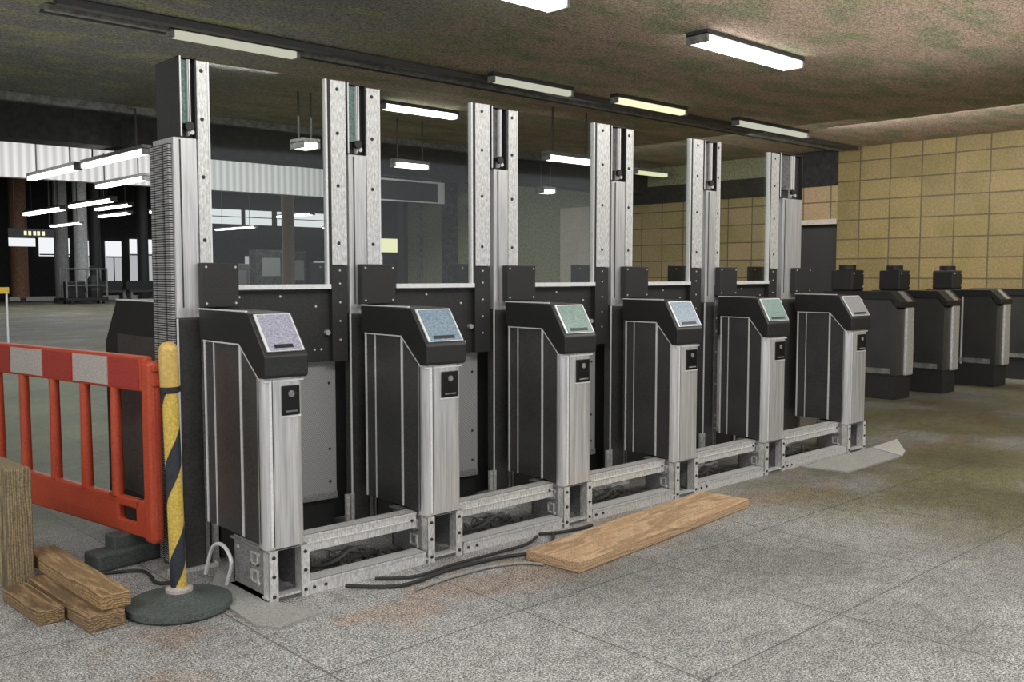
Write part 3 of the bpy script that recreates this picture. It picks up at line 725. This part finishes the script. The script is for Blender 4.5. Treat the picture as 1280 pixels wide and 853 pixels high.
# ------------------------------------------------------------------ base rails between the gate feet
for k in range(5):
    xa = GATES[k][1]+.004; xb = GATES[k+1][0]-.004
    nm = ['first and second', 'second and third', 'third and fourth', 'fourth and fifth', 'fifth and sixth'][k]
    b = MB(); z0, z1 = .172, .252; y0, y1 = 3.775, 3.86
    b.box(xa, xb, y0, y0+.006, z0, z1); b.box(xa, xb, y0, y1, z1-.006, z1); b.box(xa, xb, y1-.006, y1, z0, z1)
    b.box(xa, xb, y0-.004, y0, z0+.035, z0+.041); b.box(xa, xb, y0-.004, y0, z1-.012, z1)
    t = thing('upper_base_rail', 'upper steel channel joining the feet of the %s gates' % nm, 'rail', ((xa+xb)/2, 3.8, 0), 'upper steel rails between the gate feet')
    o = b.build('channel', 'steel_light', t); o.location = (-(xa+xb)/2, -3.8, 0)
    bolts([(xa+.03-(xa+xb)/2, y0-3.8-.002, (z0+z1)/2), (xb-.03-(xa+xb)/2, y0-3.8-.002, (z0+z1)/2)], .008, .006, 'bolt_dark', t)
    b = MB(); y0, y1 = 3.70, 3.80
    b.box(xa, xb, y0, y0+.006, 0, .062); b.box(xa, xb, y0, y1, .056, .062); b.box(xa, xb, y0-.004, y0, .05, .062); b.box(xa, xb, y1-.006, y1, 0, .062)
    t = thing('lower_base_rail', 'lower steel rail on the floor between the %s gates' % nm, 'rail', ((xa+xb)/2, 3.75, 0), 'lower steel rails between the gate feet')
    o = b.build('channel', 'steel_light', t); o.location = (-(xa+xb)/2, -3.75, 0)
    bolts([(xa+.03-(xa+xb)/2, y0-3.75-.002, .03), (xa+.09-(xa+xb)/2, y0-3.75-.002, .03)], .008, .006, 'bolt_dark', t)
    # black channel on the floor behind
# rubble between the rails
b = MB()
for k in range(5):
    xa = GATES[k][1]+.03; xb = GATES[k+1][0]-.03
    for i in range(170):
        x = random.uniform(xa, xb); y = random.uniform(3.83, 4.14); s = random.uniform(.006, .02)
        q = bmesh.new(); bmesh.ops.create_icosphere(q, subdivisions=1, radius=s)
        for v in q.verts: v.co *= random.uniform(.7, 1.2)
        b._merge(q, Matrix.Translation((x, y, s*.6)))
tag(b.build('rubble', 'gravel'), 'loose grey rubble scattered on the floor under the gate rails', 'rubble', None, 'stuff')
# loose cables inside the base
def cable(pts, r, label, mat='cable', group=None):
    o = MB().tube(pts, r).build('cable', mat, None, (pts[0][0], pts[0][1], 0), smooth=True)
    tag(o, label, 'cable', group); return o
cable([(2.34, 3.66, .012), (2.53, 3.49, .012), (2.84, 3.52, .012), (3.15, 3.50, .012), (3.33, 3.45, .012), (3.52, 3.50, .014), (3.66, 3.62, .014), (3.60, 3.665, .014), (3.72, 3.62, .012), (3.85, 3.60, .012), (3.96, 3.60, .012)], .009, 'long black cable snaking over the floor to the plank end')
cable([(2.5, 3.655, .012), (2.66, 3.55, .012), (2.9, 3.57, .012), (3.2, 3.57, .012), (3.42, 3.58, .012), (3.56, 3.645, .012)], .008, 'black cable lying closest to the second gate foot')
cable([(2.55, 3.40, .010), (2.8, 3.43, .010), (3.02, 3.42, .010), (3.18, 3.36, .010), (3.24, 3.27, .010)], .007, 'thin grey cable on the floor ending at the near end of the plank', 'cable_grey')
for k, (xa, xb) in enumerate(((2.3, 2.75), (3.25, 3.7), (4.25, 4.75), (5.3, 5.8), (6.35, 7.0))):
    pts = []
    for i in range(22):
        a = i*.75; u = i/21
        pts.append((xa+(xb-xa)*(.25+.5*u)+.09*math.cos(a), 3.98+.07*math.sin(a), .03+.012*(i % 4)+.02*math.sin(a*1.3)+.01))
    cable(pts, .008, 'coil of grey cable on the rubble %s' % ['between the first and second gates', 'between the second and third gates', 'between the third and fourth gates', 'between the fourth and fifth gates', 'between the fifth and sixth gates'][k], 'cable_grey', 'coils of cable under the rails')
cable([(1.93, 4.24, .02), (1.94, 4.18, .16), (1.945, 4.08, .19), (1.945, 4.00, .13), (1.93, 4.02, .02)], .009, 'pale cable loop rising beside the foot of the nearest gate', 'trim')
cable([(1.50, 4.85, .01), (1.50, 4.70, .01), (1.58, 4.62, .01), (1.74, 4.52, .01), (1.72, 4.3, .01), (1.82, 4.25, .01)], .008, 'thin dark cable on the floor behind the striped pole base')

# ------------------------------------------------------------------ floor sheets
tag(MB().poly([(2.00, 3.685), (2.02, 4.30), (1.83, 4.0), (1.80, 3.50), (1.86, 3.40), (2.08, 3.44)], 0.0, .012).build('floor_sheet', 'dust'), 'thin grey sheet on the floor at the foot of the nearest gate', 'sheet')
tag(MB().poly([(7.29, 3.34), (6.42, 3.33), (6.35, 3.66), (7.48, 3.68)], 0.0, .012).build('floor_sheet', 'dust'), 'pale flat floor sheet lying before the last gate', 'sheet')
tag(MB().poly([(7.55, 3.42), (7.32, 3.34), (7.50, 3.68), (8.05, 3.72)], 0.0, .010).build('floor_sheet', 'steel_light'), 'smaller pale sheet at the right foot of the last gate', 'sheet')
# wooden plank
t = MB()
ang = math.atan2(.174, 1.68); L = 1.74
t.box(0, L, 0, .34, 0, .055, .006)
o = t.build('wooden_plank', 'plank'); o.location = (3.285, 3.065, 0.001); o.rotation_euler = (0, 0, ang)
tag(o, 'long pale wooden plank lying on the floor before the gates', 'plank')

# ------------------------------------------------------------------ striped pole
t = thing('striped_pole', 'yellow and black striped pole in a round rubber base beside the nearest gate', 'pole', (1.668, 3.93, 0))
MB().lathe([(0, 0), (.212, 0), (.222, .012), (.219, .035), (.17, .045), (.13, .046), (.085, .055), (.065, .075), (.05, .08), (0, .08)]).build('base', 'rubber', t, smooth=True)
MB().lathe([(.051, .074), (.057, .078), (.057, .092), (.036, .1), (.034, .1)]).build('collar', 'whitepanel', t, smooth=True)
p = MB().lathe([(.0, 0.02), (.034, .02), (.034, .98), (0, .98)], (0, 0, 0), 40).build('pole', 'tape', t, smooth=True)
p.rotation_euler = (0, math.radians(-1.1), 0)
c = MB().lathe([(.040, .97), (.041, 1.12), (.036, 1.145), (.022, 1.16), (0, 1.165)], (0, 0, 0), 40).build('pole_cap', 'pole_cap', p, smooth=True)
MB().lathe([(.0355, .945), (.0425, .95), (.0425, .972), (.0355, .975)]).build('cap_band', 'black', p, smooth=True)

# ------------------------------------------------------------------ orange barrier (local x runs away from the camera)
t = thing('plastic_barrier', 'orange plastic pedestrian barrier with red and white panels at far left', 'barrier', (1.80, 4.5, 0), None, math.radians(99.5))
T = .022
def rrect(b, u0, u1, z0, z1, th=T, bev=.012): b.box(u0, u1, -th, th, z0, z1, bev)
b = MB(); rrect(b, .02, 2.0, .88, 1.055)
b.build('top_board', 'orange', t)
b = MB(); rrect(b, .02, 2.0, .155, .225); rrect(b, .02, .14, .20, .34); rrect(b, .30, 2.0, .20, .34); rrect(b, .1, .4, .29, .34)
b.build('bottom_board', 'orange', t)
b = MB(); b.box(-.035, .055, -.032, .032, .14, 1.035, .022)
b.build('end_post', 'orange', t)
b = MB(); b.box(1.95, 2.04, -.032, .032, .14, 1.035, .022); b.build('end_post', 'orange', t)
for i, u in enumerate((.33, .63, .955, 1.30, 1.62)):
    MB().cyl((u, 0, .335), (u, 0, .885), .030, .026, 14).build('bar', 'orange', t, smooth=True)
segs = [(.36, .70, 'whitepanel'), (.075, .345, 'redpanel'), (.715, 1.02, 'redpanel'), (1.035, 1.40, 'whitepanel'), (1.415, 1.93, 'redpanel')]
for u0, u1, mt in segs:
    for s in (1, -1):
        b = MB(); b.box(u0, u1, s*T-.002*(s < 0)-.0, s*T+.004*(s > 0), .895, 1.038)
        o = b.build('reflective_panel', mt, t); o['label'] = 'white reflective panel' if mt == 'whitepanel' else 'red reflective panel'
MB().box(.16, .26, -.008, .008, .225, .30).build('moulded_recess', 'black', t)
for u in (.25, 1.75):
    b = MB(); b.box(u-.07, u+.07, -.20, .20, 0.0, .09, .015); b.box(u-.05, u+.05, -.10, .10, .08, .16, .01)
    b.build('rubber_foot', 'rubber', t)
b = MB()
for z in (.93, 1.0): b.box(-.05, -.03, -.02, .02, z-.015, z+.015, .004)
b.build('coupling_hook', 'orange', t)

# ------------------------------------------------------------------ timbers at lower left
def timber_piece(name, cx, cy, z, L, w, h, rot, mat, label, tilt=0):
    o = MB().box(-L/2, L/2, -w/2, w/2, 0, h, .006).build(name, mat)
    o.location = (cx, cy, z); o.rotation_euler = (0, tilt, rot)
    tag(o, label, 'timber', 'offcuts of timber at lower left'); return o
R90 = math.radians(92)
timber_piece('timber_beam', 1.385, 4.38, .067, .92, .125, .066, math.radians(91.5), 'timber', 'thick timber beam on top of the stack beside the striped pole')
timber_piece('timber_board', 1.335, 4.25, .0, .72, .15, .066, math.radians(92), 'timber_dark', 'lower timber block directly under the top beam')
timber_piece('timber_block', 1.19, 4.33, .0, .44, .105, .062, math.radians(93), 'timber_dark', 'short timber block on the floor left of the stacked beam')
b = MB(); b.box(-.055, .055, -.32, .32, 0, .56, .006)
o = b.build('timber_upright', 'timber_v'); o.location = (1.225, 4.985, .0); o.rotation_euler = (0, 0, math.radians(3))
tag(o, 'weathered upright timber panel cut by the left edge of the photo', 'timber')

# ------------------------------------------------------------------ far row of gates
FL = ['far row ticket gate seen just right of the last near gate', 'second gate of the far row before the tan tiled wall', 'third gate of the far row before the tan tiled wall', 'rightmost gate of the far row, cut by the photo edge']
FP = [(10.97, 4.9), (11.96, 4.78), (13.12, 4.60), (14.35, 4.5)]
def far_gate():
    t = thing('far_ticket_gate', FL[0], 'ticket gate', (FP[0][0], FP[0][1], 0), 'ticket gates of the far row')
    w = .40; d = .95
    MB().box(-w+.02, -.0, .04, d, 0, .3, .004).build('plinth', 'floorbox', t)
    b = MB().prism([(.03, .28), (.03, 1.04), (.12, 1.16), (d, 1.16), (d, .28)], -w+.01, -.01, .004).build('cabinet', 'panel', t)
    MB().box(-w, -w+.012, .45, .47, .28, 1.16).build('edge_trim', 'trim', b)
    MB().box(-.20, -.0, 0.0, .05, .27, 1.07, .02).build('front_panel', 'steel_light', t)
    MB().prism([(-.01, 1.07), (-.01, 1.13), (.12, 1.25), (d, 1.25), (d, 1.155), (.10, 1.155), (.05, 1.07)], -w, .01, .006).build('cap', 'black', t)
    MB().prism([(-.016, 1.135), (.105, 1.252), (.112, 1.246), (-.009, 1.128)], -.22, -.1).build('screen', 'scr_grey', t)
    j = MB().box(-w+.08, -.03, .62, .9, 1.25, 1.50, .02).build('junction_box', 'blackplate', t)
    MB().cyl((-.2, .75, 1.5), (-.2, .75, 1.56), .1).build('beacon', 'black', j)
    bolts([(-w+.11, .62, 1.46), (-.06, .62, 1.46), (-.06, .62, 1.3)], .012, .008, 'bolt', j)
    MB().box(-w, -.0, .1, 1.0, .30, .36).build('kick_strip', 'mid_grey', t)
    return t
fg = far_gate()
for i in range(1, 4):
    r = fg.copy(); C.objects.link(r); r.location = (FP[i][0], FP[i][1], 0); r['label'] = FL[i]
    for ch in list(fg.children):
        if i == 3 and ch.name.startswith('junction_box'): continue
        c = ch.copy(); C.objects.link(c); c.parent = r
        for g in ch.children:
            e = g.copy(); C.objects.link(e); e.parent = c

# ------------------------------------------------------------------ world, lamps, camera
wld = bpy.data.worlds.new('world'); bpy.context.scene.world = wld; wld.use_nodes = True
wld.node_tree.nodes['Background'].inputs[0].default_value = (.9, .93, 1, 1)
wld.node_tree.nodes['Background'].inputs[1].default_value = .8
def area(name, loc, rot, sx, sy, power, col=(1, .97, .92)):
    l = bpy.data.lights.new(name, 'AREA'); l.shape = 'RECTANGLE'; l.size = sx; l.size_y = sy; l.energy = power; l.color = col
    o = bpy.data.objects.new(name, l); C.objects.link(o); o.location = loc; o.rotation_euler = rot; return o
area('front_fill', (2.0, .6, 3.55), (math.radians(20), 0, 0), 4, 1.0, 110)  # unseen fill added under the ceiling to brighten the gate fronts
area('right_fill', (7.5, 1.5, 3.55), (math.radians(15), 0, 0), 5, 1.0, 110)  # second added fill, brightens the fronts of the farther gates
area('left_fill', (-1.5, 3.5, 3.4), (0, math.radians(-35), 0), 1.0, 3, 70)  # unseen fill added at the left to brighten the gates from that side
area('wall_fill', (13.2, 5.0, 3.4), (0, math.radians(-40), 0), 1.0, 5, 110)  # unseen fill light aimed at the tan tiled wall
area('rear_fill', (12.5, 9.5, 3.4), (0, math.radians(-30), 0), 1.0, 5, 70)  # unseen fill light aimed at the wall around and beyond the doorway
area('skylight', (4, 15.0, 4.4), (math.radians(35), 0, 0), 16, 1.2, 500, (1, 1, 1))
area('hall_overhead', (18, 40, 6.4), (0, 0, 0), 24, 14, 1300, (.95, .98, 1))  # broad overhead area light below the closed far hall ceiling
area('ceiling_fill_near', (6.0, 3.0, 2.55), (PI, 0, 0), 9, 4, 85, (1, .95, .88))  # upward fill added to brighten the low ceiling, not a fixture
area('ceiling_fill_left', (2.5, 9.0, 2.6), (PI, 0, 0), 5, 3, 14, (1, .97, .9))  # weaker upward fill added for the left part of the ceiling
area('concourse_lamp', (4, 10, 3.4), (0, 0, 0), 6, 2, 90)

f = 1180.; hor = 343.; cam = bpy.data.cameras.new('camera'); co = bpy.data.objects.new('camera', cam); C.objects.link(co)
cam.sensor_width = 36; cam.lens = f/1280*36; cam.clip_end = 300; cam.clip_start = .05
p = math.atan((426.5-hor)/f); yaw = math.radians(47.2)
co.location = (0, 0, 1.45); co.rotation_euler = (PI/2-p, 0, yaw-PI/2)
sc = bpy.context.scene; sc.camera = co
sc.view_settings.view_transform = 'Standard'
sc.view_settings.look = 'Medium High Contrast' if False else 'None'
sc.view_settings.exposure = 0.15
